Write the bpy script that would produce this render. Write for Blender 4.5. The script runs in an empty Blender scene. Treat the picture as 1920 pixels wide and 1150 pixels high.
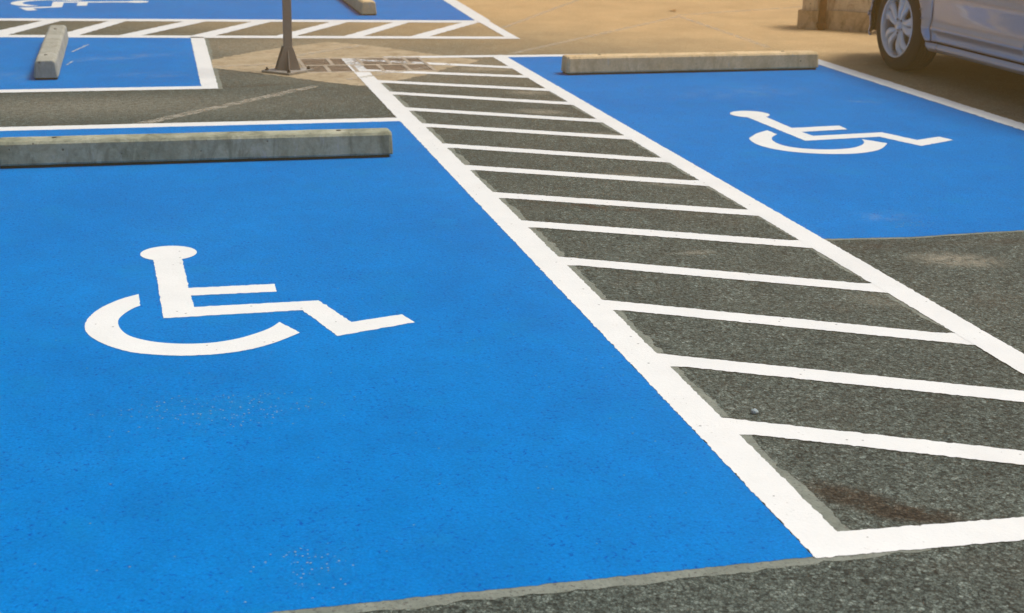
import bpy, bmesh, math, random
from math import radians as rad, sin, cos, pi, sqrt, hypot
from mathutils import Vector, Matrix, noise as mnoise
from mathutils.geometry import tessellate_polygon

random.seed(11)
S = bpy.context.scene
COL = S.collection

# ------------------------------------------------------------------ camera, world, sun, exposure
# world axes: +Y runs along the front parking bays, +X across them; metres
PITCH, ROLL, YAW, CAM_H = 0.3083, 0.0223, 0.2516, 1.45
cam = bpy.data.cameras.new("camera")
cam_o = bpy.data.objects.new("camera", cam)
COL.objects.link(cam_o)
fw = Vector((sin(YAW) * cos(PITCH), cos(YAW) * cos(PITCH), -sin(PITCH)))
rt0 = Vector((cos(YAW), -sin(YAW), 0))
up0 = rt0.cross(fw)
rt = cos(ROLL) * rt0 + sin(ROLL) * up0
up = rt.cross(fw)
m = Matrix((rt, up, -fw)).transposed().to_4x4()
m.translation = (0, 0, CAM_H)
cam_o.matrix_world = m
cam.lens = 50.0
cam.sensor_width = 36.0
cam.clip_end = 500
cam.dof.use_dof = True
cam.dof.focus_distance = 4.6
cam.dof.aperture_fstop = 6.3
S.camera = cam_o
S.cycles.volume_bounces = 2

SUN_EL, SUN_AZ = rad(63), rad(2)          # azimuth from +X towards +Y
world = bpy.data.worlds.new("World")
S.world = world
world.use_nodes = True
wn = world.node_tree
sky = wn.nodes.new("ShaderNodeTexSky")
sky.sky_type = 'NISHITA'
sky.sun_disc = False
sky.sun_elevation = SUN_EL
sky.sun_rotation = pi / 2 - SUN_AZ        # the sky measures clockwise from +Y
sky.air_density = 1.0
sky.dust_density = 3.5
sky.ozone_density = 1.0
wn.links.new(sky.outputs[0], wn.nodes["Background"].inputs[0])
wn.nodes["Background"].inputs[1].default_value = 0.08

sun = bpy.data.lights.new("sun", 'SUN')
sun.energy = 2.35
sun.angle = rad(22)
sun.color = (1.0, 0.955, 0.885)
sun_o = bpy.data.objects.new("sun", sun)
COL.objects.link(sun_o)
to_sun = Vector((cos(SUN_EL) * cos(SUN_AZ), cos(SUN_EL) * sin(SUN_AZ), sin(SUN_EL)))
sun_o.rotation_euler = to_sun.to_track_quat('Z', 'Y').to_euler()
sun_o.location = to_sun * 30

S.view_settings.view_transform = 'Standard'
S.view_settings.look = 'None'
S.view_settings.exposure = 0.46
S.view_settings.gamma = 1.0
S.view_settings.use_curve_mapping = False


# ------------------------------------------------------------------ node helper
class N:
    def __init__(s, name, rough=0.8, spec=0.3, metallic=0.0):
        s.m = bpy.data.materials.new(name)
        s.m.use_nodes = True
        s.t = s.m.node_tree
        s.b = s.t.nodes["Principled BSDF"]
        s.b.inputs["Roughness"].default_value = rough
        s.b.inputs["Specular IOR Level"].default_value = spec
        s.b.inputs["Metallic"].default_value = metallic
        s.pos = s.t.nodes.new("ShaderNodeNewGeometry").outputs["Position"]

    def put(s, sock, v):
        if isinstance(v, (int, float)):
            sock.default_value = v
        elif isinstance(v, (tuple, list)):
            sock.default_value = tuple(v) + ((1.0,) if len(v) == 3 and sock.type == 'RGBA' else ())
        else:
            s.t.links.new(v, sock)

    def math(s, op, a, b=0.0, c=0.0, clamp=False):
        n = s.t.nodes.new("ShaderNodeMath"); n.operation = op; n.use_clamp = clamp
        s.put(n.inputs[0], a); s.put(n.inputs[1], b); s.put(n.inputs[2], c)
        return n.outputs[0]

    def obj(s):
        return s.t.nodes.new("ShaderNodeTexCoord").outputs["Object"]

    def stretch(s, v, sc, loc=(0, 0, 0), rot=(0, 0, 0), typ='POINT'):
        n = s.t.nodes.new("ShaderNodeMapping"); n.vector_type = typ
        s.put(n.inputs[0], v)
        n.inputs["Location"].default_value = loc
        n.inputs["Rotation"].default_value = rot
        n.inputs["Scale"].default_value = sc
        return n.outputs[0]

    def noise(s, scale, detail=3, rough=0.55, v=None, dist=0.0):
        n = s.t.nodes.new("ShaderNodeTexNoise")
        s.put(n.inputs["Vector"], v if v is not None else s.pos)
        n.inputs["Scale"].default_value = scale
        n.inputs["Detail"].default_value = detail
        n.inputs["Roughness"].default_value = rough
        n.inputs["Distortion"].default_value = dist
        return n.outputs["Fac"]

    def vor(s, scale, feat='F1', out="Distance", v=None):
        n = s.t.nodes.new("ShaderNodeTexVoronoi"); n.feature = feat
        s.put(n.inputs["Vector"], v if v is not None else s.pos)
        n.inputs["Scale"].default_value = scale
        return n.outputs[out]

    def chan(s, c):
        n = s.t.nodes.new("ShaderNodeSeparateColor"); s.put(n.inputs[0], c)
        return n.outputs[0]

    def ramp(s, f, stops):
        n = s.t.nodes.new("ShaderNodeValToRGB"); s.put(n.inputs[0], f)
        e = n.color_ramp.elements
        while len(e) < len(stops):
            e.new(0.5)
        for i, (p, c) in enumerate(stops):
            e[i].position = p
            e[i].color = (c, c, c, 1) if isinstance(c, (int, float)) else tuple(c) + (1,)
        return n.outputs[0]

    def rng(s, f, a, b, lo=0.0, hi=1.0):
        n = s.t.nodes.new("ShaderNodeMapRange"); n.interpolation_type = 'SMOOTHSTEP'
        s.put(n.inputs[0], f)
        for k, v in zip((1, 2, 3, 4), (a, b, lo, hi)):
            n.inputs[k].default_value = v
        return n.outputs[0]

    def mix(s, f, a, b, mode='MIX'):
        n = s.t.nodes.new("ShaderNodeMix"); n.data_type = 'RGBA'; n.blend_type = mode
        s.put(n.inputs[0], f); s.put(n.inputs[6], a); s.put(n.inputs[7], b)
        return n.outputs[2]

    def blob(s, c, r, a=0.0, edge=0.6):
        v = s.stretch(s.pos, (r[0], r[1], 1), (c[0], c[1], 0), (0, 0, a), 'TEXTURE')
        n = s.t.nodes.new("ShaderNodeVectorMath"); n.operation = 'LENGTH'
        s.t.links.new(v, n.inputs[0])
        return s.rng(n.outputs["Value"], 1.0, 1.0 - edge, 0.0, 1.0)

    def mul(s, a, b):
        return s.math('MULTIPLY', a, b)

    def color(s, c):
        s.put(s.b.inputs["Base Color"], c); return s

    def rough(s, r):
        s.put(s.b.inputs["Roughness"], r); return s

    def bump(s, h, strength, dist):
        n = s.t.nodes.new("ShaderNodeBump")
        n.inputs["Strength"].default_value = strength
        n.inputs["Distance"].default_value = dist
        s.put(n.inputs["Height"], h)
        s.t.links.new(n.outputs[0], s.b.inputs["Normal"]); return s

    def alpha(s, a):
        s.put(s.b.inputs["Alpha"], a); return s


# ------------------------------------------------------------------ ground materials
def agg_height(n):
    d = n.vor(95, 'F1', "Distance")
    fine = n.noise(240, 2)
    big = n.noise(28, 2)
    h = n.math('SUBTRACT', 1.0, n.math('MULTIPLY', d, 1.0))
    return n.math('ADD', n.math('ADD', h, n.mul(fine, 0.5)), n.mul(big, 0.6))


def mat_asphalt():
    n = N("asphalt", 0.86, 0.25)
    stone = n.chan(n.vor(122, 'F1', "Color"))
    stone2 = n.chan(n.vor(62, 'F1', "Color"))
    gap = n.rng(n.vor(122, 'DISTANCE_TO_EDGE'), 0.0, 0.16, 0.30, 1.0)
    pit = n.rng(n.noise(70, 3, 0.6), 0.36, 0.52, 0.40, 1.0)
    val = n.math('ADD', n.mul(stone, 0.62), n.mul(stone2, 0.42))
    c = n.ramp(val, [(0.0, (.034, .038, .035)), (0.45, (.094, .100, .091)), (0.80, (.150, .158, .145)), (1.0, (.25, .25, .23))])
    c = n.mix(1.0, c, n.mul(gap, pit), 'MULTIPLY')
    big = n.noise(1.1, 4, 0.6)
    mid = n.noise(6, 4, 0.6)
    c = n.mix(1.0, c, n.ramp(big, [(.30, (.85, 1.02, .96)), (.62, (1.09, 1.26, 1.17))]), 'MULTIPLY')
    c = n.mix(1.0, c, n.ramp(mid, [(.30, .86), (.65, 1.14)]), 'MULTIPLY')
    # brown grime and dust
    br = n.rng(n.noise(2.3, 4, 0.65), 0.52, 0.72)
    c = n.mix(n.mul(br, 0.22), c, (.085, .066, .046))
    # a rusty oil stain near the aisle's front corner
    st = n.mul(n.math('ADD', n.blob((1.575, 2.80), (.20, .085), rad(-50), .7), n.mul(n.blob((1.68, 2.685), (.16, .07), rad(-24), .7), .9), clamp=True),
               n.rng(n.noise(22, 4, .7), .28, .50))
    c = n.mix(n.mul(st, .95), c, n.mix(1.0, c, (.50, .33, .26), 'MULTIPLY'))
    # brown streaks left by tyres across the aisle
    for (cx, cy, l, w, a, k) in [(1.78, 5.75, .42, .06, -30, .85), (2.05, 5.62, .45, .045, -24, .75), (.62, 9.22, .5, .09, 12, .7), (1.05, 9.02, .4, .05, 14, .45),
                                 (3.4, 4.88, .5, .07, -4, .5), (2.75, 4.93, .28, .10, 0, .5), (.2, 8.45, .8, .05, 24, .35)]:
        b = n.mul(n.blob((cx, cy), (l, w), rad(a), .9), n.rng(n.noise(14, 3, .7), .38, .6))
        c = n.mix(n.mul(b, k), c, (.050, .037, .026))
    # pale dusty sand
    for (cx, cy, l, w, a, k) in [(2.96, 4.68, .26, .15, -20, .75), (2.22, 8.06, .24, .12, -25, .8), (2.36, 7.3, .22, .13, -30, .7), (2.3, 9.8, .3, .16, 0, .8), (2.1, 6.3, .20, .10, 0, .6), (2.33, 8.75, .2, .12, -20, .7), (2.3, 6.1, .2, .08, -28, .5), (2.0, 4.95, .12, .05, 0, .5),
                                 (1.75, 8.12, .34, .035, -12, .5), (2.42, 4.25, .13, .17, 40, .3), (.9, 11.2, 1.6, .6, 5, .45), (1.3, 10.2, 2.0, 1.5, 0, .42), (.1, 8.55, 1.7, .62, 3, .30), (-.6, 8.6, 1.1, .5, 0, .3)]:
        b = n.mul(n.blob((cx, cy), (l, w), rad(a), .85), n.rng(n.noise(26, 4, .7), .30, .62))
        c = n.mix(n.mul(b, k), c, (.29, .27, .205))
    # warm sun-flare glow painted into the asphalt colour, growing towards the far right
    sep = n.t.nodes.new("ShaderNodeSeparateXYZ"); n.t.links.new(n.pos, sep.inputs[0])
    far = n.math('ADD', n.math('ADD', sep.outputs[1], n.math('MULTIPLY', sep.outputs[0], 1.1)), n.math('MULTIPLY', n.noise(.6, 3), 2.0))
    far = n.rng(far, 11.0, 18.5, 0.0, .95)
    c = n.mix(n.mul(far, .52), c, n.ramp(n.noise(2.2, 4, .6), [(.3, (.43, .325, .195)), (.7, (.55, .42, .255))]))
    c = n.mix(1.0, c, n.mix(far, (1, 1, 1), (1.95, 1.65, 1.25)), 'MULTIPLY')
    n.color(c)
    n.bump(agg_height(n), 0.75, 0.006)
    return n.m


def mat_blue():
    n = N("blue_paint", 0.70, 0.012)
    big = n.noise(1.4, 4, .6)
    c = n.ramp(big, [(.28, (.0004, .158, .480)), (.72, (.0006, .188, .545))])
    mid = n.noise(9, 5, .7, n.stretch(n.pos, (1, .7, 1)))
    c = n.mix(1.0, c, n.ramp(mid, [(.30, .90), (.70, 1.08)]), 'MULTIPLY')
    # darker blue flecks between the stones, denser in some patches
    pit = n.mul(n.mul(n.rng(n.noise(72, 3, .65), .54, .67), n.rng(n.vor(95), .25, .6)), n.rng(n.noise(4, 4, .7), .34, .62, .35, 1.0))
    c = n.mix(n.mul(pit, .85), c, (.001, .052, .33))
    c = n.mix(1.0, c, n.ramp(n.noise(150, 3, .7), [(.28, .80), (.72, 1.20)]), 'MULTIPLY')
    # greenish, thinner patches
    thin = n.rng(n.noise(3.1, 4, .65), .54, .72)
    c = n.mix(n.mul(thin, .35), c, (.002, .20, .46))
    # fine scuffs, tyre dust
    dust = n.rng(n.noise(2.0, 5, .7), .56, .78)
    c = n.mix(n.mul(dust, .10), c, (.05, .24, .46))
    for (cx, cy, l, w, a, k) in [(-.2, 10.6, .75, .16, 20, .30), (.0, 9.75, .35, .2, 0, .28), (3.7, 8.6, .9, .35, 10, .16), (4.35, 8.15, .16, .05, -20, .5), (-.95, 9.75, .3, .35, 0, .25), (3.02, 5.35, .24, .12, 0, .22)]:
        b = n.mul(n.blob((cx, cy), (l, w), rad(a), .9), n.rng(n.noise(7, 5, .75), .40, .68))
        c = n.mix(n.mul(b, k), c, (.30, .36, .42))
    # worn patches: bare stone tips show as pale specks with dark sockets
    wear = None
    for (cx, cy, l, w, a) in [(.14, 3.66, .40, .19, 0), (.16, 3.64, .24, .11, 0), (.27, 2.72, .13, .15, 20), (3.05, 5.2, .16, .09, 0)]:
        b = n.blob((cx, cy), (l, w), rad(a), .95)
        wear = b if wear is None else n.math('MAXIMUM', wear, b)
    c = n.mix(n.mul(n.mul(wear, n.rng(n.noise(9, 4, .7), .35, .65)), .30), c, (.012, .19, .40))
    tip = n.chan(n.vor(150, 'F1', "Color", n.stretch(n.pos, (1, 1.25, 1))))
    near = n.rng(n.vor(150, v=n.stretch(n.pos, (1, 1.25, 1))), .50, .28)
    thr = n.math('SUBTRACT', 1.0, n.math('ADD', n.mul(n.mul(wear, .19), n.rng(n.noise(14, 4, .7), .36, .62)), .0012))
    spot = n.mul(n.mul(n.math('GREATER_THAN', tip, thr), near), .9)
    dk = n.mul(n.mul(n.math('GREATER_THAN', n.chan(n.vor(150, 'F1', "Color", n.stretch(n.pos, (1, 1.25, 1), (.002, .0055, 0)))), thr), near), .6)
    c = n.mix(dk, c, (.010, .045, .11))
    c = n.mix(spot, c, (.26, .31, .31))
    n.color(c)
    n.rough(n.ramp(mid, [(.3, .52), (.7, .72)]))
    n.bump(agg_height(n), 0.40, 0.003)
    return n.m


def mat_white(name="white_paint", wear_at=(), base=(.755, .775, .75)):
    n = N(name, 0.68, 0.25)
    c = n.ramp(n.noise(5, 4, .65), [(.3, tuple(.93 * v for v in base)), (.7, base)])
    sp = n.rng(n.noise(150, 2, .6), .64, .74)
    c = n.mix(n.mul(sp, n.rng(n.noise(9, 3), .42, .68, 0.05, .75)), c, (.34, .34, .31))
    pit = n.math('GREATER_THAN', n.chan(n.vor(75, 'F1', "Color")), .988)
    c = n.mix(n.mul(n.mul(pit, n.rng(n.vor(75), .35, .22)), .75), c, (.14, .14, .13))
    film = n.rng(n.noise(1.6, 5, .7), .50, .75)
    c = n.mix(n.mul(film, .16), c, (.52, .50, .44))
    n.color(c)
    for (cx, cy, l, w) in wear_at:
        n.alpha(n.math('SUBTRACT', 1.0, n.mul(n.blob((cx, cy), (l, w), 0, .5), n.rng(n.noise(24, 4, .7), .40, .56, 0, .85)), clamp=True))
    n.bump(agg_height(n), 0.22, 0.002)
    return n.m


def mat_grey_strip():
    n = N("grey_undercoat", 0.85, .2)
    c = n.ramp(n.noise(16, 5, .7), [(.3, (.15, .17, .14)), (.7, (.235, .26, .22))])
    sp = n.rng(n.noise(90, 3, .6), .56, .66)
    c = n.mix(n.mul(sp, .75), c, (.085, .088, .08))
    n.color(c); n.bump(agg_height(n), .5, .004)
    return n.m


def mat_faded(name, col, lo, hi, top):
    n = N(name, .9, .2)
    n.color(n.ramp(n.noise(12, 3), [(.3, tuple(.8 * v for v in col)), (.7, col)]))
    n.alpha(n.rng(n.noise(19, 5, .75), lo, hi, 0.0, top))
    return n.m


def mat_concrete(name, a, b, streak=True, bump=.35, tint=(.12, .125, .11)):
    n = N(name, 0.88, .25)
    v = n.obj()
    c = n.ramp(n.noise(5, 6, .72, v), [(.34, a), (.64, b)])
    c = n.mix(1.0, c, n.ramp(n.noise(70, 3, .6, v), [(.3, .88), (.7, 1.10)]), 'MULTIPLY')
    if streak:
        st = n.rng(n.noise(9, 5, .7, n.stretch(v, (1.3, 1.3, .5)), .8), .46, .68)
        c = n.mix(n.mul(st, .7), c, tint)
        li = n.rng(n.noise(13, 4, .7, n.stretch(v, (1.5, 1.5, .25), (3, 1, 0))), .60, .70)
        c = n.mix(n.mul(li, .4), c, (.46, .47, .44))
    hole = n.mul(n.math('GREATER_THAN', n.chan(n.vor(38, 'F1', "Color", v)), .965), n.rng(n.vor(38, v=v), .28, .14))
    c = n.mix(n.mul(hole, .8), c, (.05, .05, .045))
    n.color(c)
    n.bump(n.math('ADD', n.noise(45, 4, .7, v), n.mul(hole, -1.2)), bump, .004)
    return n.m


def mat_plain(name, col, rough=.5, metallic=0.0, var=.12, scale=12, spec=.4, coat=0.0):
    n = N(name, rough, spec, metallic)
    v = n.obj()
    n.color(n.ramp(n.noise(scale, 4, .6, v), [(.3, tuple(x * (1 - var) for x in col)), (.7, tuple(min(1, x * (1 + var)) for x in col))]))
    if coat:
        n.b.inputs["Coat Weight"].default_value = coat
        n.b.inputs["Coat Roughness"].default_value = .04
    return n.m


M = dict(
    asphalt=mat_asphalt(), blue=mat_blue(), white=mat_white(),
    white_worn=mat_white("worn_white_paint", [(1.62, 10.2, .34, .55)]),
    strip=mat_grey_strip(),
    faded=mat_faded("faded_line_paint", (.62, .57, .46), .36, .60, .50),
    scuff=mat_faded("pale_scuff", (.55, .58, .58), .36, .52, .8),
    stop=mat_concrete("grey_concrete", (.21, .225, .155), (.42, .425, .315), tint=(.12, .14, .10)),
    stop_pale=mat_concrete("pale_concrete", (.31, .32, .27), (.42, .42, .355), tint=(.22, .22, .18)),
    stop_glow=mat_concrete("glow_tinted_concrete", (.58, .43, .235), (.72, .56, .33), tint=(.45, .33, .18)),  # warm flare glow painted into the concrete colour
    apron=mat_concrete("apron_concrete", (.33, .265, .165), (.47, .39, .26), True, .3, (.24, .18, .105)),
    wall=mat_concrete("rendered_concrete", (.66, .55, .38), (.80, .69, .50), True, .4, (.30, .20, .12)),
    plinth=mat_concrete("stained_concrete", (.50, .38, .23), (.66, .53, .34), True, .4, (.17, .10, .05)),
    base_dark=mat_plain("near_black_base", (.025, .024, .02), .9),
    steel=mat_plain("grey_painted_steel", (.26, .235, .21), .55, .0, .1, 20),
    plate=mat_plain("weathered_steel_plate", (.32, .30, .26), .6, .2, .25, 14),
    bolt=mat_plain("dark_steel", (.06, .055, .05), .5, .6, .2, 40),
    grate=mat_plain("grate_iron", (.42, .36, .27), .6, .3, .3, 18),
    slat=mat_plain("rusty_iron_slat", (.31, .24, .17), .7, .25, .3, 16),
    pit=mat_plain("pit_dark", (.03, .026, .022), .95),
    rust=mat_plain("rusty_pipe_steel", (.17, .085, .03), .85, .1, .5, 14),
    car=mat_plain("silver_car_paint", (.52, .51, .54), .34, .7, .03, 60, .5, 1.0),
    tyre=mat_plain("tyre_rubber", (.020, .019, .018), .78, 0, .2, 30, .25),
    alloy=mat_plain("silver_alloy", (.78, .78, .77), .26, .45, .04, 20),
    dark=mat_plain("black_plastic", (.016, .016, .016), .7, 0, .2, 10, .3),
    disc=mat_plain("brake_steel", (.16, .14, .12), .45, .8, .2, 30),
    glass=mat_plain("tinted_glass", (.012, .014, .016), .04, 0, .05, 5, .6),
    lamp=mat_plain("lamp_lens", (.55, .56, .58), .08, .2, .05, 10, .6),
    red=mat_plain("red_lens", (.30, .012, .010), .12, 0, .05, 10, .6),
    pebble=mat_plain("pebble_stone", (.30, .37, .39), .8, 0, .3, 60),
    leaf=mat_plain("dry_leaf", (.46, .25, .08), .7, 0, .3, 40),
)

ORIG = {}


def link(name, me, mat, parent=None, smooth=False):
    o = bpy.data.objects.new(name, me)
    COL.objects.link(o)
    if mat:
        me.materials.append(mat)
    if smooth:
        me.polygons.foreach_set("use_smooth", [True] * len(me.polygons))
    if parent:
        o.parent = parent
    return o


def mk(name, verts, faces, mat, parent=None, smooth=False):
    """one mesh object from world coordinates, moved into its parent's frame"""
    off = Vector(parent.location) if parent else Vector((0, 0, 0))
    if parent and parent.parent:
        off = off + Vector(parent.parent.location)
    me = bpy.data.meshes.new(name)
    me.from_pydata([tuple(Vector(v) - off) for v in verts], [], faces)
    me.validate(); me.update()
    return link(name, me, mat, parent, smooth)


def tag(o, label=None, cat=None, group=None, kind=None):
    for k, v in (("label", label), ("category", cat), ("group", group), ("kind", kind)):
        if v:
            o[k] = v
    return o


def thing(name, loc, label, cat, group=None):
    o = bpy.data.objects.new(name, None)
    COL.objects.link(o)
    o.location = loc
    o.empty_display_size = .2
    return tag(o, label, cat, group)


def smooth_noise(k):
    v = [random.gauss(0, 1) for _ in range(k)]
    return [(.5 * v[i - 1] + v[i]) / 1.12 for i in range(k)]


def ragged(poly, step=.008, amp=.0013, keep=True):
    """resample an outline and let it wander by a millimetre or two, as paint on stones does"""
    out = []
    k = len(poly)
    for i in range(k):
        a, b = Vector(poly[i]), Vector(poly[(i + 1) % k])
        L = (b - a).length
        if L < 1e-6:
            continue
        st = step * max(1.0, (a.y + b.y) / 2 / 5)
        n = max(1, int(L / st))
        nr = Vector((-(b - a).y, (b - a).x)) / L
        w = smooth_noise(n + 2)
        ph = random.random() * 50
        for j in range(n):
            p = a.lerp(b, j / n)
            d = w[j] * amp + mnoise.noise((p.x * 1.5 + ph, p.y * 1.5, ph)) * amp * .4
            out.append(p + nr * (0 if j == 0 else d))
    return out


def tess(poly, holes=()):
    loops = [[Vector((p[0], p[1], 0)) for p in poly]] + [[Vector((p[0], p[1], 0)) for p in h] for h in holes]
    flat = [p for l in loops for p in l]
    tris = tessellate_polygon(loops)
    faces = []
    for t in tris:
        a, b, c = (flat[i] for i in t)
        faces.append(tuple(t) if (b - a).cross(c - a).z > 0 else (t[0], t[2], t[1]))
    return flat, faces


def sheet(name, poly, z, mat, parent=None, holes=(), rag=True, step=.008, amp=.0013):
    pts = ragged(poly, step, amp) if rag else [Vector(p) for p in poly]
    flat, faces = tess(pts, holes)
    return mk(name, [(p.x, p.y, z) for p in flat], faces, mat, parent)


def dense(poly, n=6):
    """rounded outline through the listed points (Catmull-Rom)"""
    out = []
    k = len(poly)
    P = [Vector(p) for p in poly]
    for i in range(k):
        p0, p1, p2, p3 = P[i - 1], P[i], P[(i + 1) % k], P[(i + 2) % k]
        for j in range(n):
            t = j / n
            out.append(.5 * ((2 * p1) + (p2 - p0) * t + (2 * p0 - 5 * p1 + 4 * p2 - p3) * t * t + (3 * p1 - p0 - 3 * p2 + p3) * t ** 3))
    return out


def box(x0, x1, y0, y1, z0, z1):
    v = [(x, y, z) for z in (z0, z1) for (x, y) in ((x0, y0), (x1, y0), (x1, y1), (x0, y1))]
    return v, [(3, 2, 1, 0), (4, 5, 6, 7), (0, 1, 5, 4), (1, 2, 6, 5), (2, 3, 7, 6), (3, 0, 4, 7)]


def bevel_box(name, dims, mat, parent, bev=.004, seg=2):
    v, f = box(*dims)
    o = mk(name, v, f, mat, parent)
    bm = bmesh.new(); bm.from_mesh(o.data)
    bmesh.ops.bevel(bm, geom=bm.edges[:], offset=bev, segments=seg, affect='EDGES', profile=.6)
    bm.to_mesh(o.data); bm.free()
    return o


def lathe(prof, n, axis='Z', c=(0, 0, 0), close=False):
    """prof: (radius, height) rows"""
    vs, fs = [], []
    for (r, h) in prof:
        for k in range(n):
            a = 2 * pi * k / n
            p = (r * cos(a), r * sin(a), h) if axis == 'Z' else (h, r * cos(a), r * sin(a))
            vs.append((p[0] + c[0], p[1] + c[1], p[2] + c[2]))
    for i in range(len(prof) - 1):
        for k in range(n):
            a, b = i * n + k, i * n + (k + 1) % n
            fs.append((a, b, b + n, a + n))
    if close:
        fs.append(tuple(range(n))[::-1])
        fs.append(tuple(range((len(prof) - 1) * n, len(prof) * n)))
    return vs, fs


# ------------------------------------------------------------------ haze volume, added for the warm glow of the sun flare
v, f = box(-43, 43, -43, 43, -1.2, 2.75)
hz = mk("haze", v, f, None)
tag(hz, "thin golden dust haze hanging over the car park", "haze", kind="stuff")
hm = bpy.data.materials.new("golden_haze")
hm.use_nodes = True
ht = hm.node_tree
ht.nodes.remove(ht.nodes["Principled BSDF"])
pv = ht.nodes.new("ShaderNodeVolumePrincipled")
pv.inputs["Color"].default_value = (1.0, .58, .17, 1)
pv.inputs["Density"].default_value = .020
pv.inputs["Anisotropy"].default_value = .80
ht.links.new(pv.outputs[0], ht.nodes["Material Output"].inputs["Volume"])
hz.data.materials.append(hm)

# ------------------------------------------------------------------ ground with the drain pit cut out
GX0, GX1, GY0, GY1 = 1.02, 1.93, 9.72, 10.42
hole = [(GX0, GY0), (GX0, GY1), (GX1, GY1), (GX1, GY0)]
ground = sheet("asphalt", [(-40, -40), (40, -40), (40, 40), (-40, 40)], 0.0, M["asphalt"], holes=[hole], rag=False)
tag(ground, "grey asphalt ground of the car park", kind="structure")
apron_poly = [(.41, 10.02), (.425, 10.42), (.76, 10.83), (1.06, 11.10), (1.36, 11.35), (1.68, 11.09), (2.01, 10.65), (2.34, 10.22), (2.19, 9.98), (2.04, 9.88), (1.80, 9.53), (1.40, 9.15), (1.29, 9.14), (1.06, 9.36), (.77, 9.68)]
apron = sheet("concrete_apron", apron_poly, .0012, M["apron"], holes=[hole], amp=.006)
tag(apron, "dusty tan concrete apron round the drain grate", kind="structure")


def faded(poly, mat="faded", z=.0006):
    return sheet("faded_line", poly, z, M[mat], ground, amp=.004)


def bar(a, b, w):
    a, b = Vector(a), Vector(b)
    n = Vector((-(b - a).y, (b - a).x)).normalized() * w / 2
    return [a + n, a - n, b - n, b + n]


faded(bar((-.164, 7.86), (1.02, 9.16), .075))
faded(bar((.41, 10.05), (1.02, 10.20), .07), z=.0036)
faded(bar((1.02, 10.55), (1.62, 11.12), .07), z=.0036)
faded(bar((1.25, 9.40), (2.1, 10.05), .06), z=.0036)
faded(bar((2.66, 10.55), (4.93, 13.0), .06))
faded(bar((4.93, 13.05), (4.86, 10.75), .06))
faded(bar((4.95, 13.1), (6.9, 13.95), .06))
faded(bar((3.0, 12.2), (4.4, 14.6), .05))


# ------------------------------------------------------------------ painted bays, hatched aisles, symbols
ZB, ZW, ZU, ZS = .0017, .0028, .0009, .0028
WH = M["white"]


def line(parent, poly, mat=None, **k):
    return sheet("border_line", poly, ZW, mat or WH, parent, **k)


def strip(parent, poly, **k):
    return sheet("undercoat_strip", poly, ZU, M["strip"], parent, step=.02, amp=k.get("amp", .004))


XL0, XL1, XR0, XR1 = 1.345, 1.452, 2.476, 2.583      # the aisle's two long lines
# front left bay
bay = sheet("parking_bay", [(-.885, 2.548), (1.346, 2.543), (1.346, 7.86), (-.885, 7.85)], ZB, M["blue"], amp=.0012)
tag(bay, "bright blue painted bay in the foreground with a wheel stop across its far end", kind="structure")
sheet("border_line", [(-.99, 7.835), (1.37, 7.852), (1.37, 7.962), (-.99, 7.945)], ZW - .0007, WH, bay)
line(bay, [(-.99, 2.55), (-.886, 2.55), (-.886, 7.85), (-.99, 7.85)])
strip(bay, [(-.99, 2.512), (.2, 2.514), (.62, 2.504), (1.1, 2.506), (1.62, 2.52), (1.62, 2.55), (-.99, 2.56)])

# right bay
RF = [(2.578, 5.055), (2.700, 5.043), (2.812, 5.033), (2.926, 5.022), (3.024, 5.022), (3.150, 5.034), (3.303, 5.040), (3.476, 5.042), (4.82, 5.06)]
bay2 = sheet("parking_bay", RF + [(4.822, 10.36), (2.583, 10.36)], ZB, M["blue"], amp=.0012)
tag(bay2, "blue painted bay on the right between the hatched aisle and the silver car", kind="structure")
sheet("border_line", [(2.56, 10.358), (4.84, 10.368), (4.84, 10.462), (2.56, 10.466)], ZW - .0007, WH, bay2)
line(bay2, [(4.823, 5.06), (4.955, 5.06), (4.955, 10.47), (4.823, 10.47)], amp=.003)
strip(bay2, [(x, y + .006) for x, y in RF] + [(x, y - .022) for x, y in RF[::-1]], amp=.003)

# aisle between the two front bays
aisle = thing("hatched_aisle", (1.96, 6.5, 0), "long white striped aisle running between the two front blue bays", "hatched aisle", "hatched access aisles")
line(aisle, [(XL0 + .002, 2.535), (XL1, 2.641), (XL1 + .002, 4.0), (XL1 + .003, 6.0), (XL1, 8.0), (XL1, 9.70), (XL0, 9.70), (XL0 - .003, 6.0), (XL0, 4.0)])
line(aisle, [(XL0, 9.702), (XL1, 9.702), (XL1, 10.36), (XL0, 10.42)], M["white_worn"])
line(aisle, [(XR0, 2.62), (XR1, 2.62), (XR1, 8.0), (XR1, 10.47), (XR0, 10.36), (XR0, 8.0)])
sheet("border_line", [(XL0 + .001, 2.535), (XR1, 2.495), (XR1, 2.600), (XL1 - .02, 2.642)], ZW - .0007, WH, aisle)
line(aisle, [(1.65, 10.37), (XR0 + .003, 10.363), (XR1, 10.473), (1.66, 10.47)], M["white_worn"])
hatch = [(10.37, 9.89, 1), (9.845, 9.452, 0), (9.357, 8.884, 0), (8.885, 8.356, 0), (8.298, 7.765, 0), (7.773, 7.254, 0), (7.193, 6.658, 0), (6.651, 6.129, 0),
         (6.066, 5.554, 0), (5.544, 5.030, 0), (4.981, 4.425, 0), (4.428, 3.858, 0), (3.872, 3.315, 0), (3.341, 2.790, 0)]
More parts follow.
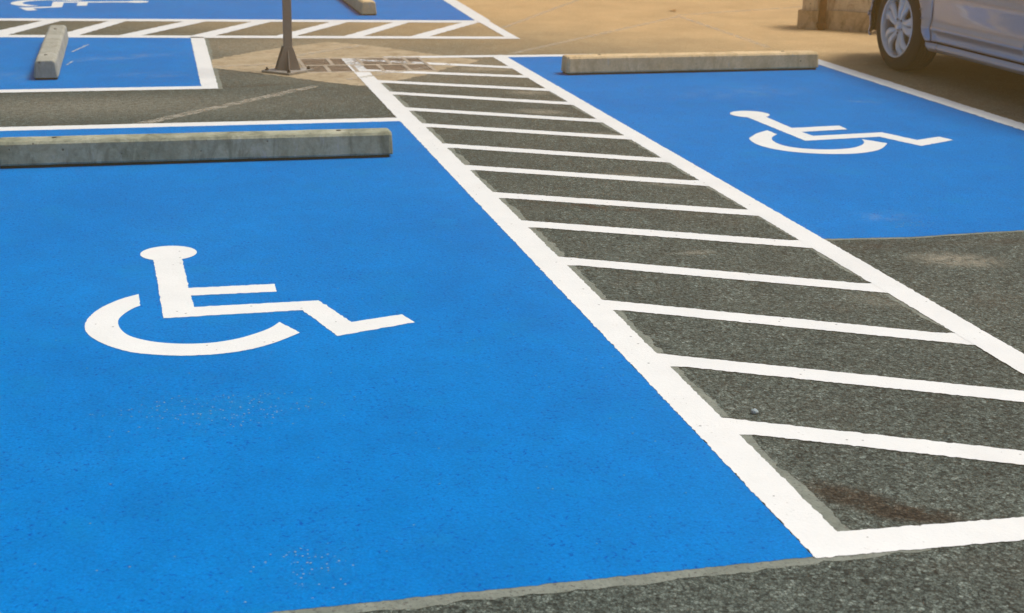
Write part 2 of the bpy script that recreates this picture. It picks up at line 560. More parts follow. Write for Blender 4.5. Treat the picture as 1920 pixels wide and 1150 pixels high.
for (yl, yr, worn) in hatch:
    d = .107
    fl = .012                                          # the stripes flare a little where they join the long lines
    x0, x1 = XL1 - .018, XR0 + .018
    sl = (yr - yl) / (x1 - x0)
    poly = [(x0, yl - d - fl), (x0 + .06, yl - d + sl * .05), (x1 - .06, yr - d - sl * .05), (x1, yr - d - fl * .6), (x1, yr + fl), (x1 - .06, yr - sl * .05), (x0 + .06, yl + sl * .05), (x0, yl + fl * .6)]
    sheet("hatch_stripe", poly, ZW - .0006, M["white_worn"] if worn else WH, aisle, amp=.0015)
# grey undercoat showing beside the long lines, cell by cell
for i in range(2, len(hatch)):
    y1 = hatch[i][0] - .02 if i else 7
    y0 = hatch[i + 1][0] if i + 1 < len(hatch) else 2.64
    y1 = hatch[i][0] - .107
    if y0 < y1:
        w = random.uniform(.022, .034)
        strip(aisle, [(XL1 - .02, y0), (XL1 + w, y0 - .0), (XL1 + w * random.uniform(.9, 1.3), y0 + (y1 - y0) * .45), (XL1 + w * random.uniform(.6, 1.0), y0 + (y1 - y0) * .7), (XL1 + w * 1.1, y1 - .02), (XL1 - .02, y1)])
    y1 = hatch[i][1] - .107
    y0 = hatch[i + 1][1] if i + 1 < len(hatch) else 2.6
    if y0 < y1 and i < 11:
        w = random.uniform(.010, .022)
        strip(aisle, [(XR0 + .02, y0), (XR0 - w * .3, y0 + .05), (XR0 - w, y0 + (y1 - y0) * .5), (XR0 - w * 1.2, y1), (XR0 + .02, y1)])

# rear left bay, entered from the left
bay3 = sheet("parking_bay", [(-3.6, 9.20), (.305, 9.228), (.318, 11.70), (-1.1, 11.84), (-3.6, 12.09)], ZB, M["blue"], amp=.002)
tag(bay3, "blue painted bay at the left behind the front bay, holding an end-on wheel stop", kind="structure")
sheet("border_line", [(-3.6, 9.085), (.39, 9.112), (.39, 9.226), (-3.6, 9.198)], ZW - .0007, WH, bay3)
line(bay3, [(.302, 9.113), (.405, 9.113), (.425, 11.72), (.319, 11.73)])
strip(bay3, [(.39, 9.10), (.435, 9.10), (.44, 10.4), (.452, 11.6), (.40, 11.68)])

# top left bay
bay4 = sheet("parking_bay", [(-3.6, 13.31), (2.80, 12.77), (2.87, 12.77), (2.96, 14.8), (2.98, 16.2), (-3.6, 16.6)], ZB, M["blue"], amp=.002)
tag(bay4, "blue painted bay along the top left edge with a wheel stop at its right", kind="structure")
line(bay4, [(2.872, 12.73), (3.008, 12.70), (3.085, 14.7), (3.14, 16.3), (2.99, 16.3), (2.952, 14.7)])

# rear hatched aisle
aisle2 = thing("hatched_aisle", (.9, 12.2, 0), "narrow white striped aisle between the two rear blue bays", "hatched aisle", "hatched access aisles")


def yb(x): return 11.775 - .099 * (x + 0)             # centre of the lower long line
def yt(x): return 12.925 - .0945 * x                   # centre of the upper long line


line(aisle2, [(-3.6, yb(-3.6) - .075), (2.955, yb(2.955) - .075), (2.945, yb(2.95) + .075), (-3.6, yb(-3.6) + .075)])
line(aisle2, [(-3.6, yt(-3.6) - .09), (2.875, yt(2.875) - .09), (2.873, yt(2.872) + .085), (-3.6, yt(-3.6) + .085)])
sheet("border_line", [(2.858, 11.54), (2.95, 11.43), (2.985, 12.72), (2.877, 12.75), (2.876, 12.56)], ZW + .0006, WH, aisle2)
for (xb0, xb1, xt0, xt1) in [(-2.40, -2.20, -2.05, -1.86), (-1.85, -1.62, -1.49, -1.30), (-1.31, -1.09, -.871, -.726), (-.72, -.55, -.327, -.179), (-.246, -.072, .303, .487), (.322, .503, .88, 1.045),
                             (.985, 1.145, 1.56, 1.713), (1.53, 1.685, 2.115, 2.253), (2.065, 2.223, 2.72, 2.865)]:
    sheet("hatch_stripe", [(xb0, yb(xb0) + .055), (xb1, yb(xb1) + .055), (xt1, yt(xt1) - .07), (xt0, yt(xt0) - .07)], ZW - .0007, WH, aisle2, amp=.003)

# wheelchair symbols
L_BODY = [(-0.029,5.202), (-0.018,4.900), (-0.005,4.481), (0.441,4.486), (0.520,4.205), (0.782,4.295), (0.754,4.385), (0.582,4.334), (0.505,4.584), (0.096,4.583), (0.090,4.713), (0.377,4.709), (0.378,4.801), (0.085,4.804), (0.074,5.165), (0.072,5.200)]
L_WHEEL = [(-0.081,4.762), (-0.144,4.709), (-0.200,4.629), (-0.235,4.539), (-0.246,4.448), (-0.235,4.366), (-0.204,4.293), (-0.155,4.221), (-0.097,4.164), (-0.016,4.126), (0.065,4.105), (0.153,4.105), (0.231,4.122), (0.306,4.164), (0.359,4.208), (0.409,4.258), (0.356,4.377), (0.326,4.327), (0.286,4.286), (0.227,4.242), (0.171,4.219), (0.116,4.210), (0.045,4.218), (-0.026,4.246), (-0.079,4.287), (-0.115,4.334), (-0.137,4.398), (-0.145,4.460), (-0.141,4.507), (-0.123,4.559), (-0.098,4.605), (-0.077,4.629)]
R_BODY = [(3.385,7.740), (3.390,7.600), (3.414,6.989), (3.882,7.041), (3.984,6.765), (4.252,6.894), (4.224,6.995), (4.048,6.922), (3.962,7.161), (3.520,7.113), (3.509,7.234), (3.807,7.271), (3.813,7.387), (3.503,7.353), (3.501,7.710), (3.497,7.740)]
R_WHEEL = [(3.332,7.306), (3.239,7.230), (3.172,7.148), (3.130,7.087), (3.110,6.986), (3.112,6.894), (3.142,6.807), (3.201,6.728), (3.281,6.674), (3.376,6.637), (3.482,6.624), (3.582,6.639), (3.684,6.688), (3.765,6.767), (3.834,6.860), (3.749,6.986), (3.728,6.920), (3.693,6.861), (3.639,6.806), (3.578,6.767), (3.507,6.748), (3.431,6.748), (3.355,6.766), (3.289,6.804), (3.248,6.857), (3.230,6.933), (3.239,7.024), (3.259,7.079), (3.291,7.132), (3.338,7.185)]


def ring(c, rx, ry, n=40):
    return [(c[0] + rx * cos(2 * pi * k / n), c[1] + ry * sin(2 * pi * k / n)) for k in range(n)]


def arc_outline(w, e):
    """smooth the two curved sides of the wheel, keep its two cut ends sharp; e = index of the last outer point"""
    def cr(pts):
        out = []
        P = [Vector(p) for p in pts]
        for i in range(len(P) - 1):
            p0, p1, p2, p3 = P[max(i - 1, 0)], P[i], P[i + 1], P[min(i + 2, len(P) - 1)]
            for j in range(5):
                t = j / 5
                out.append(.5 * ((2 * p1) + (p2 - p0) * t + (2 * p0 - 5 * p1 + 4 * p2 - p3) * t * t + (3 * p1 - p0 - 3 * p2 + p3) * t ** 3))
        out.append(P[-1])
        return out
    return cr(w[:e + 1]) + cr(w[e + 1:])


def symbol(head, body, wheel, e, c, label, tf=lambda p: p):
    s = thing("wheelchair_symbol", (c[0], c[1], 0), label, "road symbol", "white wheelchair symbols painted on blue bays")
    sheet("seated_figure", [tf(p) for p in body], ZS, WH, s, amp=.0012)
    sheet("head", [tf(p) for p in head], ZS + .0003, WH, s, amp=.0008)
    sheet("wheel_arc", [tf(p) for p in arc_outline(wheel, e)], ZS, WH, s, amp=.0010)
    return s


symbol(ring((.027, 5.266), .103, .103), L_BODY, L_WHEEL, 15, (.25, 4.7), "large white wheelchair symbol on the foreground blue bay, nearest the camera")
symbol(ring((3.441, 7.808), .118, .113), R_BODY, R_WHEEL, 14, (3.7, 7.2), "white wheelchair symbol on the right blue bay, below the glow-tinted wheel stop")
tfm = lambda p: (-1.255 + (p[1] - 4.10), 13.74 + (.786 - p[0]))
s3 = thing("wheelchair_symbol", (-.6, 14.3, 0), "white wheelchair symbol lying sideways at the top left, partly cut off by the picture edge", "road symbol", "white wheelchair symbols painted on blue bays")
sheet("seated_figure", [tfm(p) for p in L_BODY], ZS, WH, s3, amp=.0012)
sheet("head", [tfm(p) for p in ring((.027, 5.266), .103, .103)], ZS + .0003, WH, s3, amp=.0008)
sheet("wheel_arc", [tfm(p) for p in arc_outline(L_WHEEL, 15)], ZS, WH, s3, amp=.001)

# short white scratches on the rear left bay
sheet("scuff_mark", bar((-.55, 10.92), (-.45, 11.32), .016), ZB + .0015, M["scuff"], bay3, amp=.002)
sheet("scuff_mark", bar((-.56, 10.25), (-.53, 10.42), .012), ZB + .0015, M["scuff"], bay3, amp=.002)


# ------------------------------------------------------------------ wheel stops
def wheel_stop(c, ang, L, label, mat, ends=.02):
    o = thing("wheel_stop", (c[0], c[1], 0), label, "wheel stop", "concrete wheel stops")
    h, wb, wt, bv = .128, .150, .122, .016
    prof = [(-wb / 2 + .002, .016), (-wb / 2 - .001, .024), (-wt / 2 - .004, h - bv), (-wt / 2 + .006, h - .004), (-wt / 2 + .016, h), (wt / 2 - .016, h), (wt / 2 - .006, h - .004), (wt / 2 + .004, h - bv), (wb / 2 + .001, .024), (wb / 2 - .002, .016)]
    n = 44
    st = [-L / 2, -L / 2 + .004, -L / 2 + ends] + [-L / 2 + ends + (L - 2 * ends) * k / n for k in range(1, n)] + [L / 2 - ends, L / 2 - .004, L / 2]
    vs, fs = [], []
    k = len(prof)
    ph = random.random() * 100
    for i, s in enumerate(st):
        e = min(s + L / 2, L / 2 - s)
        sh = 0 if e >= ends else (.012 if e < .002 else .006)
        for (px, pz) in prof:
            a = mnoise.noise((s * 9 + ph, px * 20, pz * 20)) * .0022
            q = 1 - sh / .07
            vs.append((s - (math.copysign(sh * .3 * pz / h, s)), px * q + a, .016 + (pz - .016) * (1 - sh / .2) + a * .3))
    for i in range(len(st) - 1):
        for j in range(k):
            a, b = i * k + j, i * k + (j + 1) % k
            fs.append((a, a + k, b + k, b))
    fs.append(tuple(range(k)))
    fs.append(tuple(range((len(st) - 1) * k, len(st) * k))[::-1])
    ca, sa = cos(ang), sin(ang)
    def W(p): return (c[0] + ca * p[0] - sa * p[1], c[1] + sa * p[0] + ca * p[1], p[2])
    mk("body", [W(p) for p in vs], fs, M[mat], o)
    v, f = box(-L / 2 + .015, L / 2 - .02, -wb / 2 + .007, wb / 2 - .007, .003, .0185)  # near-black recessed strip along the foot of the stop
    mk("base_strip", [W(p) for p in v], f, M["base_dark"], o)
    for s in (-L / 2 + .26, L / 2 - .26):
        v, f = lathe([(.0001, h - .006), (.011, h - .006), (.0125, h + .0012), (.009, h + .003), (.0001, h + .003)], 10)
        mk("pin", [W((p[0] + s, p[1] + .006, p[2])) for p in v], f, M["bolt"], o)
    return o


wheel_stop((.2115, 6.945), rad(.15), 1.862, "grey concrete wheel stop at the left across the far end of the foreground blue bay", "stop")
wheel_stop((3.735, 9.535), rad(2.3), 1.925, "concrete wheel stop tinted tan by painted glow on the right blue bay between aisle and car", "stop_glow")
wheel_stop((-.665, 10.55), rad(90.6), 1.95, "pale concrete wheel stop seen end-on in the rear left blue bay", "stop_pale")
wheel_stop((1.975, 14.16), rad(90.0), 1.93, "concrete wheel stop at the top edge right of the sign post, partly cut off", "stop_glow", .05)

# ------------------------------------------------------------------ sign post
post = thing("sign_post", (.908, 9.795, 0), "brown-grey square steel post on a bolted base plate beside the drain", "post")
hw = .0285
bevel_box("pole", (.908 - hw, .908 + hw, 9.795 - hw, 9.795 + hw, .0165, 2.55), M["steel"], post, .004)
pl = [(.725, 9.775), (.895, 9.610), (1.085, 9.800), (.915, 9.965)]
vs = [(x, y, .0045) for x, y in pl] + [(x, y, .0165) for x, y in pl]
mk("base_plate", vs, [(3, 2, 1, 0), (4, 5, 6, 7), (0, 1, 5, 4), (1, 2, 6, 5), (2, 3, 7, 6), (3, 0, 4, 7)], M["plate"], post)
for (yy, half, ht, x) in ((9.795 - hw - .004, .081, .172, .908), (9.795 + hw + .004, .081, .172, .900)):
    t = .0035
    pr = [(x - half, .0165), (x + half, .0165), (x + hw + .002, ht), (x - hw - .002, ht)]
    vs = [(px, yy - t, pz) for px, pz in pr] + [(px, yy + t, pz) for px, pz in pr]
    mk("gusset", vs, [(0, 1, 2, 3), (7, 6, 5, 4), (0, 4, 5, 1), (1, 5, 6, 2), (2, 6, 7, 3), (3, 7, 4, 0)], M["steel"], post)
for sg in (-1, 1):
    yy = 9.795 + sg * (hw + .0085)
    pr = [(yy, .0165), (yy + sg * .055, .0165), (yy + sg * .002, .15)]
    vs = [(.908 - .003, py, pz) for py, pz in pr] + [(.908 + .003, py, pz) for py, pz in pr]
    mk("gusset", vs, [(0, 1, 2), (5, 4, 3), (0, 3, 4, 1), (1, 4, 5, 2), (2, 5, 3, 0)], M["steel"], post)
for (bx, by) in ((.762, 9.776), (.897, 9.645), (1.045, 9.800), (.914, 9.930)):
    v, f = lathe([(.0001, .0165), (.0125, .0165), (.0125, .026), (.006, .026), (.006, .036), (.0001, .036)], 6, c=(bx, by, 0))
    mk("bolt", v, f, M["bolt"], post)

# ------------------------------------------------------------------ drain grate in its pit
gr = thing("drain_grate", (1.48, 10.07, 0), "rusty rectangular iron drain grate set in tan concrete beside the post", "drain grate")
e = .0006
pit = []
v, f = box(GX0 + e, GX1 - e, GY0 + e, GY1 - e, -.22, -.001)
mk("pit", v, [(0, 1, 2, 3), (4, 5, 1, 0), (5, 6, 2, 1), (6, 7, 3, 2), (7, 4, 0, 3)], M["pit"], gr)
fwid = .03
zt_, zb_ = .0045, -.03
for nm, d in (("frame_bar", (GX0 + .001, GX1 - .001, GY0 + .001, GY0 + fwid, zb_, zt_)), ("frame_bar", (GX0 + .001, GX1 - .001, GY1 - fwid, GY1 - .001, zb_, zt_)),
              ("frame_bar", (GX0 + .001, GX0 + fwid, GY0 + fwid + .001, GY1 - fwid - .001, zb_, zt_)), ("frame_bar", (GX1 - fwid, GX1 - .001, GY0 + fwid + .001, GY1 - fwid - .001, zb_, zt_))):
    bevel_box(nm, d, M["grate"], gr, .003, 1)
ym = 10.06
bevel_box("cross_bar", (GX0 + fwid + .001, GX1 - fwid - .001, ym - .014, ym + .014, zb_, zt_), M["grate"], gr, .003, 1)
xs_f = [1.185, 1.375, 1.56, 1.745]
xs_b = [1.245, 1.46, 1.66, 1.80]
for xs, (ya, ybk) in ((xs_f, (GY0 + fwid + .001, ym - .015)), (xs_b, (ym + .015, GY1 - fwid - .001))):
    for x in xs:
        bevel_box("cross_bar", (x - .016, x + .016, ya, ybk, zb_, zt_ - .0003), M["grate"], gr, .003, 1)
    edges = [GX0 + fwid] + [q for x in xs for q in (x - .016, x + .016)] + [GX1 - fwid]
    for i in range(0, len(edges), 2):
        y = ya + .024
        while y < ybk - .012:
            v, f = box(edges[i] + .001, edges[i + 1] - .001, y - .0085, y + .0085, -.028, zt_ - .004)
            mk("slat", v, f, M["slat"], gr)
            y += .0345

# ------------------------------------------------------------------ wall and pipe behind the car
wd = Vector((.50, -.42, 0)).normalized()
wn_ = Vector((wd.y, -wd.x, 0))                         # towards the camera
w0 = Vector((5.69, 12.0, 0))
wall = thing("concrete_wall", tuple(w0), "stained rendered concrete wall with a pillar at its left end, behind the silver car", "wall")


def wbox(name, s0, s1, d0, d1, z0, z1, mat, bev=.012):
    v, f = box(s0, s1, d0, d1, z0, z1)
    o = mk(name, [tuple(w0 + wd * p[0] - wn_ * p[1] + Vector((0, 0, p[2]))) for p in v], f, M[mat], wall)
    bm = bmesh.new(); bm.from_mesh(o.data)
    bmesh.ops.subdivide_edges(bm, edges=bm.edges[:], cuts=5, use_grid_fill=True)
    bm.normal_update()
    for vv in bm.verts:
        vv.co += vv.normal * mnoise.noise(vv.co * 6) * .008
    bm.to_mesh(o.data); bm.free()
    return o


wbox("pillar", .03, .17, .0, .30, .16, .62, "wall")
wbox("pillar_base", .0, .185, -.02, .32, -.02, .165, "plinth")
wbox("wall_panel", .24, 2.2, .06, .26, .17, .50, "wall")
wbox("plinth", .24, 2.2, .035, .285, -.02, .172, "plinth")
pc = w0 + wd * .222 - wn_ * (-.012)
pipe = thing("rusty_pipe", (pc.x, pc.y, 0), "rusty brown downpipe standing against the concrete wall's pillar", "pipe")
prof = [(.034 + .004 * mnoise.noise((z * .09, 3, 1)), z * .02 - .02) for z in range(0, 33)]
v, f = lathe(prof, 14, c=(pc.x, pc.y, 0), close=True)
mk("shaft", v, f, M["rust"], pipe, True)
for z in (.02, .42):
    v, f = lathe([(.036, z), (.047, z + .004), (.047, z + .04), (.036, z + .044)], 14, c=(pc.x, pc.y, 0))
    mk("collar", v, f, M["rust"], pipe)

# ------------------------------------------------------------------ silver car, nose to the wall
XC, HWID = 6.105, .865
car = thing("parked_car", (XC, 8.1, 0), "silver car with split-spoke alloy wheels parked beside the right blue bay", "car")
FY, RY, WZ, WR = 9.42, 6.82, .322, .322
ARCH = .386


def interp(tab, x):
    if x <= tab[0][0]:
        return tab[0][1]
    for (a, va), (b, vb) in zip(tab, tab[1:]):
        if x <= b:
            t = (x - a) / (b - a)
            t = t * t * (3 - 2 * t) if len(tab) > 99 else t
            return va + (vb - va) * t
    return tab[-1][1]


SEC = [(.20, .030), (.215, .014), (.235, .006), (.252, .014), (.262, .030), (.268, .034), (.30, .030), (.335, .020), (.352, .006), (.365, .002), (.385, .010), (.42, .018), (.47, .014), (.53, .006), (.575, -.002), (.592, .000), (.63, .008), (.72, .012), (.80, .016), (.90, .040), (.96, .07), (1.02, .10)]


def smooth_sec(z):
    w = .012
    return sum(interp(SEC, z + d) for d in (-w, -w / 2, 0, w / 2, w)) / 5


def flare(y, z):
    """rounded lips round the wheel arches"""
    o = 0
    for cy in (FY, RY):
        r = hypot(y - cy, z - WZ)
        if r < .50:
            o = max(o, .024 * max(0, 1 - (r - ARCH) / .11))
    return o


def inset(y, z):
    i = smooth_sec(z)
    fr = max(abs(y - FY), 0)
    k = min(1, max(0, (abs(y - FY) - .40) / .12), max(0, (abs(y - RY) - .40) / .12)) if True else 1
    i = i * (.35 + .65 * k) - flare(y, z)
    if y > 9.72:
        t = (y - 9.72) / .55
        i += .30 * t * t
    if y < 6.35:
        t = (6.35 - y) / .42
        i += .26 * t * t
    return i


TOP = [(5.93, .88), (6.2, .97), (6.9, .955), (8.0, .94), (9.05, .92), (9.6, .87), (10.0, .79), (10.27, .66)]


def panel(name, side, y0, y1, z0f, z1f, mat, ny=None, nz=22, corner=0.0):
    ny = ny or max(2, int((y1 - y0) / .018))
    grid = []
    for i in range(ny + 1):
        y = y0 + (y1 - y0) * i / ny
        z0, z1 = z0f(y), z1f(y)
        for j in range(nz + 1):
            z = z0 + (z1 - z0) * j / nz
            grid.append([y, z])
    faces = [(i * (nz + 1) + j, (i + 1) * (nz + 1) + j, (i + 1) * (nz + 1) + j + 1, i * (nz + 1) + j + 1) for i in range(ny) for j in range(nz)]
    for cy in (FY, RY):
        ins = [hypot(p[0] - cy, p[1] - WZ) < ARCH - .004 for p in grid]
        # below the hub the opening widens towards the sill
        ins = [a or (p[1] < WZ and abs(p[0] - cy) < ARCH + (WZ - p[1]) * .65) for a, p in zip(ins, grid)]
        keep = [fc for fc in faces if not all(ins[q] for q in fc)]
        used = {q for fc in keep for q in fc}
        for q in used:
            if ins[q]:
                y, z = grid[q]
                if z >= WZ:
                    r = hypot(y - cy, z - WZ) or 1e-6
                    grid[q] = [cy + (y - cy) * ARCH / r, WZ + (z - WZ) * ARCH / r]
                else:
                    w = ARCH + (WZ - z) * .65
                    grid[q][0] = cy + math.copysign(w, y - cy)
        faces = keep
    used = sorted({q for fc in faces for q in fc})
    re = {q: k for k, q in enumerate(used)}
    vs = [(XC + side * (HWID - inset(*grid[q])), grid[q][0], grid[q][1]) for q in used]
    fs = [tuple(re[q] for q in fc) for fc in faces]
    if side < 0:
        fs = [fc[::-1] for fc in fs]
    o = mk(name, vs, fs, mat, car, True)
    sm = o.modifiers.new("thickness", 'SOLIDIFY'); sm.thickness = .014; sm.offset = -1
    return o


C = lambda v: (lambda y: v)
top = lambda y: interp(TOP, y)
g_ = .0035
for side in (-1, 1):
    panel("sill", side, 7.20, 8.868, C(.203), C(.2655 - g_), M["car"], nz=12)
    panel("fender", side, 8.955 + g_, 9.80, C(.268), top, M["car"], nz=46)
    panel("fender_skirt", side, 8.87 + g_, 9.02, C(.203), C(.2655 - g_), M["car"], nz=10)
    d = panel("door", side, 7.84, 8.952 - g_, C(.268 + g_), top, M["car"], nz=52)
    d2 = panel("door", side, 6.90, 7.84 - 2 * g_, C(.268 + g_), top, M["car"], nz=40)
    panel("quarter_panel", side, 5.96, 6.90 - 2 * g_, C(.25), top, M["car"], nz=40)
    panel("bumper_side", side, 9.80 + 2 * g_, 10.27, C(.195), lambda y: top(y) - .01, M["car"], nz=30)
    for (dd, y0) in ((d, 7.95), (d2, 7.0)):
        x = XC + side * (HWID + .012)
        v, f = box(x - .012, x + .012, y0, y0 + .20, .775, .80)
        h = bpy.data.meshes.new("handle"); off = Vector(car.location)
        h.from_pydata([tuple(Vector(p) - off) for p in v], [], f); h.materials.append(M["car"])
        bmh = bmesh.new(); bmh.from_mesh(h); bmesh.ops.bevel(bmh, geom=bmh.edges[:], offset=.006, segments=2, affect='EDGES'); bmh.to_mesh(h); bmh.free()
        ho = bpy.data.objects.new("handle", h); COL.objects.link(ho); ho.parent = dd
# inner shell: keeps the panel gaps and the underside dark
for (x0, x1, y0, y1, z0, z1) in ((XC - .60, XC + .60, 6.0, 10.12, .19, .84), (XC - .815, XC + .815, 7.24, 8.93, .206, .86), (XC - .66, XC + .66, 9.84, 10.2, .21, .62), (XC - .70, XC + .70, 6.0, 6.38, .25, .80)):
    v, f = box(x0, x1, y0, y1, z0, z1)
    mk("chassis", v, f, M["dark"], car)
# bonnet, boot, nose and tail skins across the car
def skin(name, ys, zf, mat, wf, n=14, crown=.05, zlow=None):
    vs, fs = [], []
    for y in ys:
        w = wf(y)
        for k in range(n + 1):
            u = -1 + 2 * k / n
            vs.append((XC + u * w, y, zf(y) + crown * (1 - u * u)))
    for i in range(len(ys) - 1):
        for k in range(n):
            a = i * (n + 1) + k
            fs.append((a, a + 1, a + n + 2, a + n + 1))
    return mk(name, vs, fs, mat, car, True)
lin = lambda a, b, n: [a + (b - a) * k / n for k in range(n + 1)]
skin("bonnet", lin(9.03, 10.27, 16), lambda y: top(y) - .002, M["car"], lambda y: HWID - inset(y, top(y)) - .004, crown=.06)
skin("boot_lid", lin(5.955, 6.5, 8), lambda y: top(y) - .002, M["car"], lambda y: HWID - inset(y, top(y)) - .004, crown=.04)
def wallskin(name, y, z0, z1, bulge, mat):
    vs, fs = [], []
    n, k = 16, 8
    for j in range(k + 1):
        z = z0 + (z1 - z0) * j / k
        w = HWID - inset(y, z)
        for i in range(n + 1):
            u = -1 + 2 * i / n
            vs.append((XC + u * w, y + bulge * (1 - u * u) * (1 - .5 * (2 * j / k - 1) ** 2), z))
    for j in range(k):
        for i in range(n):
            a = j * (n + 1) + i
            fs.append((a, a + 1, a + n + 2, a + n + 1))
    return mk(name, vs, fs, mat, car, True)
wallskin("bumper", 10.268, .195, .655, .10, M["car"])
wallskin("rear_bumper", 5.962, .25, .875, -.08, M["car"])
wallskin("grille", 10.29, .30, .44, .105, M["dark"])
for sg in (-1, 1):
    v, f = box(XC + sg * .40 - .13, XC + sg * .40 + .13, 10.27, 10.36, .52, .63)
    mk("headlight", v, f, M["lamp"], car)
    v, f = box(XC + sg * .52 - .12, XC + sg * .52 + .12, 5.93, 5.99, .70, .85)
    mk("tail_light", v, f, M["red"], car)
    v, f = lathe([(.0001, -.05), (.05, -.045), (.075, -.02), (.08, .02), (.06, .05), (.0001, .055)], 12, 'X', (XC + sg * .97, 8.72, .99))
    mk("mirror", v, f, M["car"], car, True)
# greenhouse
ROOF = [(6.45, .99, .70), (7.15, 1.40, .56), (7.5, 1.44, .555), (8.2, 1.44, .56), (8.45, 1.40, .57), (9.08, .955, .74)]
def gh(y):
    for (a, za, wa), (b, zb, wb) in zip(ROOF, ROOF[1:]):
        if a <= y <= b:
            t = (y - a) / (b - a)
            return za + (zb - za) * t, wa + (wb - wa) * t
def rows(ys):
    vs, fs = [], []
    n = 10
    for y in ys:
        z, w = gh(y)
        for i in range(n + 1):
            u = -1 + 2 * i / n
            vs.append((XC + u * w, y, z + .035 * (1 - u * u)))
    for i in range(len(ys) - 1):
        for k in range(n):
            a = i * (n + 1) + k
            fs.append((a, a + 1, a + n + 2, a + n + 1))
    return vs, fs
for nm, ys, mt in (("rear_window", lin(6.45, 7.15, 6), "glass"), ("roof", lin(7.152, 8.448, 10), "car"), ("windscreen", lin(8.45, 9.08, 6), "glass")):
    v, f = rows(ys)
    mk(nm, v, f, M[mt], car, True)
for side in (-1, 1):
    def P(y, z):
        zr, wr = gh(y)
        b = HWID - .075
        t = (z - .94) / max(.01, 1.40 - .94)
        return (XC + side * (b + (.565 - b) * t), y, z)
    for nm, quad, mt in (("side_window", [(7.92, .945), (8.93, .945), (8.44, 1.36), (7.94, 1.38)], "glass"), ("side_window", [(7.0, .955), (7.84, .945), (7.84, 1.38), (7.28, 1.36)], "glass"),
                         ("pillar", [(7.845, .94), (7.915, .94), (7.935, 1.385), (7.845, 1.385)], "dark"), ("pillar", [(8.935, .94), (9.07, .94), (8.45, 1.395), (8.42, 1.37)], "car"),
                         ("pillar", [(6.46, .98), (6.99, .95), (7.27, 1.37), (7.15, 1.395)], "car"), ("roof_rail", [(7.16, 1.362), (8.46, 1.362), (8.44, 1.405), (7.16, 1.405)], "car")):
        vs = [P(y, z) for y, z in quad]
        o = mk(nm, vs, [(0, 1, 2, 3) if side > 0 else (3, 2, 1, 0)], M[mt], car)
        sm = o.modifiers.new("thickness", 'SOLIDIFY'); sm.thickness = .012


# wheels
def wheel_meshes():
    """meshes about the hub, outer face towards -X"""
    tw = .205
    R = WR
    RR = .222
    prof = [(RR - .008, .018), (RR + .004, .004), (RR + .012, .001), (RR + .035, -.006), (RR + .060, -.004), (R - .022, .006), (R - .010, .014), (R - .003, .026)]
    nrow = 6
    for k in range(nrow + 1):
        x = .032 + (tw - .064) * k / nrow
        if k:
            xg = x - (tw - .064) / nrow * .5
            prof += [(R, xg - .006), (R - .007, xg - .004), (R - .007, xg + .004), (R, xg + .006)]
    prof += [(R - .003, tw - .026), (R - .012, tw - .012), (R - .03, tw), (RR, tw - .004), (RR - .01, tw - .02)]
    tyre = lathe(prof, 72, 'X')
    rim = lathe([(RR + .006, .0035), (RR + .003, -.002), (RR - .006, -.001), (RR - .010, .010), (RR - .016, .030), (RR - .022, .10), (RR - .012, tw - .02)], 72, 'X')
    disc = lathe([(.0001, .085), (.15, .085), (.15, .10), (.0001, .10)], 40, 'X')
    back = lathe([(.0001, .12), (RR - .015, .12)], 40, 'X')
    # spokes: five pairs of curved arms that leave the hub together and part towards the rim
    sp = []
    for k in range(5):
        base = 2 * pi * k / 5 + pi / 2 + .1
        for sg in (-1, 1):
            vs, fs = [], []
            nn = 10
            for i in range(nn + 1):
                t = i / nn
                r = .045 + (RR - .012 - .030) * t
                tt = t * t * (3 - 2 * t)
                a = base + sg * (.245 - .035 * tt) + .20 * sin(pi * t)
                wdt = .021 + .021 * tt
                x = .024 - .016 * sin(pi * min(1, t * 1.0)) + .006 * t
                er = Vector((0, cos(a), sin(a))); et = Vector((0, -sin(a), cos(a)))
                for (du, dx) in ((-1, .014), (-.72, .001), (.1, -.006), (.72, .003), (1, .016), (.7, .032), (-.7, .032)):
                    vs.append(tuple(er * r + et * (wdt * du) + Vector((x + dx, 0, 0))))
            kk = 7
            for i in range(nn):
                for j in range(kk):
                    a0, b0 = i * kk + j, i * kk + (j + 1) % kk
                    fs.append((a0, b0, b0 + kk, a0 + kk))
            fs.append(tuple(range(kk))[::-1]); fs.append(tuple(range(nn * kk, (nn + 1) * kk)))
            sp.append((vs, fs))
    hub = lathe([(.0001, .004), (.026, .005), (.031, .010), (.034, .022), (.062, .020), (.070, .030), (.074, .05)], 30, 'X')
    nut = lathe([(.0001, .002), (.006, .003), (.008, .006), (.0085, .022)], 8, 'X')
    return tyre, rim, disc, back, sp, hub, nut


tyre, rim, disc, back, sp, hub, nut = wheel_meshes()
DATA = {}


def wmesh(key, geo, mat, smooth=True):
    if key not in DATA:
        me = bpy.data.meshes.new(key.split("#")[0])
        me.from_pydata(geo[0], [], geo[1]); me.update(); me.materials.append(M[mat])
        if smooth:
            me.polygons.foreach_set("use_smooth", [True] * len(me.polygons))
        DATA[key] = me
    return DATA[key]


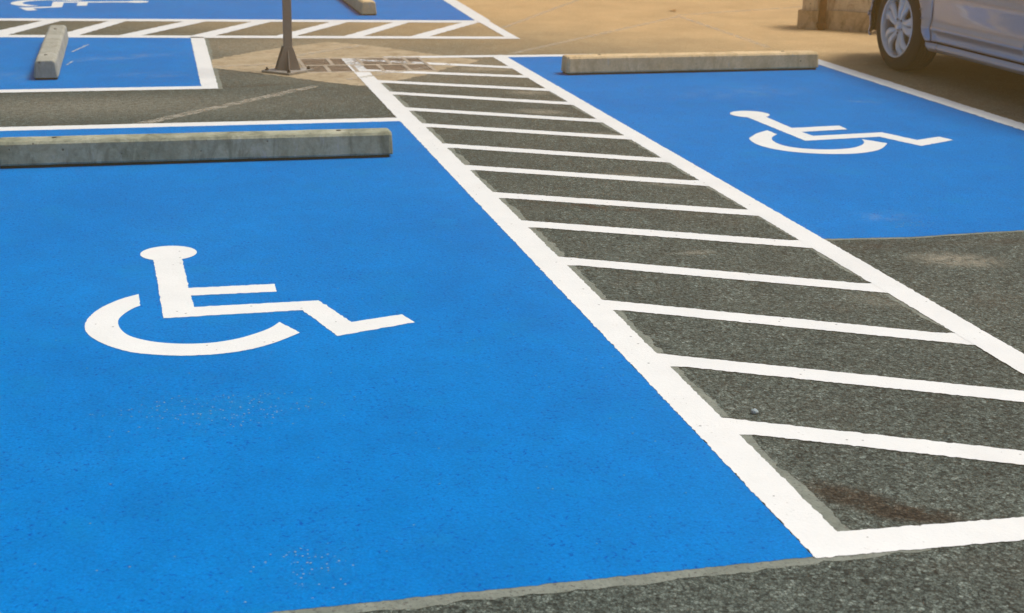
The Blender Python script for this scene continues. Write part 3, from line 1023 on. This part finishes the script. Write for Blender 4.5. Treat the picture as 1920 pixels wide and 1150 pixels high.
def put(name, me, parent, loc=(0, 0, 0), rx=0):
    o = bpy.data.objects.new(name, me); COL.objects.link(o); o.parent = parent
    o.location = loc; o.rotation_euler = (rx, 0, 0)
    return o


for (cy, side, rot) in ((FY, -1, .0), (RY, -1, .5), (FY, 1, .3), (RY, 1, .9)):
    w = put("wheel", wmesh("rim_barrel", rim, "alloy"), car, (side * (HWID), cy - 8.1, WZ), rot)
    if side > 0:
        w.rotation_euler = (rot, 0, pi)
    put("tyre", wmesh("tyre", tyre, "tyre"), w)
    put("brake_disc", wmesh("disc", disc, "disc", False), w)
    put("backing", wmesh("back", back, "dark", False), w)
    put("hub", wmesh("hub", hub, "alloy"), w)
    for i, g in enumerate(sp):
        put("spoke", wmesh("spoke#%d" % i, g, "alloy"), w)
    for k in range(5):
        a = 2 * pi * k / 5 + pi / 2 + .1 + pi / 5
        put("lug_nut", wmesh("lug_nut", nut, "bolt"), w, (.012, .052 * cos(a), .052 * sin(a)))

# ------------------------------------------------------------------ small things lying about
def lump(name, c, r, mat, label, cat, seed):
    me = bpy.data.meshes.new(name)
    bm = bmesh.new()
    bmesh.ops.create_icosphere(bm, subdivisions=2, radius=1.0)
    for vv in bm.verts:
        q = 1 + .28 * mnoise.noise(vv.co * 1.3 + Vector((seed, 0, 0)))
        vv.co = Vector((vv.co.x * r[0] * q, vv.co.y * r[1] * q, vv.co.z * r[2] * q))
    bm.to_mesh(me); bm.free()
    o = link(name, me, M[mat])
    o.location = (c[0], c[1], r[2] * .8)
    return tag(o, label, cat)


lump("pebble", (1.555, 3.352), (.0105, .009, .008), "pebble", "small blue-grey pebble lying on the asphalt between aisle stripes near the foreground", "pebble", 3)
leaf_v = [(0, -.06, .004), (.022, -.02, .012), (.026, .02, .016), (0, .06, .006), (-.026, .02, .020), (-.022, -.02, .014), (0, 0, .007)]
lf = mk("dry_leaf", [(5.03 + a * 1.3, 13.45 + b, c + .002) for a, b, c in leaf_v], [(0, 1, 6), (1, 2, 6), (2, 3, 6), (3, 4, 6), (4, 5, 6), (5, 0, 6)], M["leaf"])
tag(lf, "orange dry leaf lying on the far asphalt above the right wheel stop", "leaf")
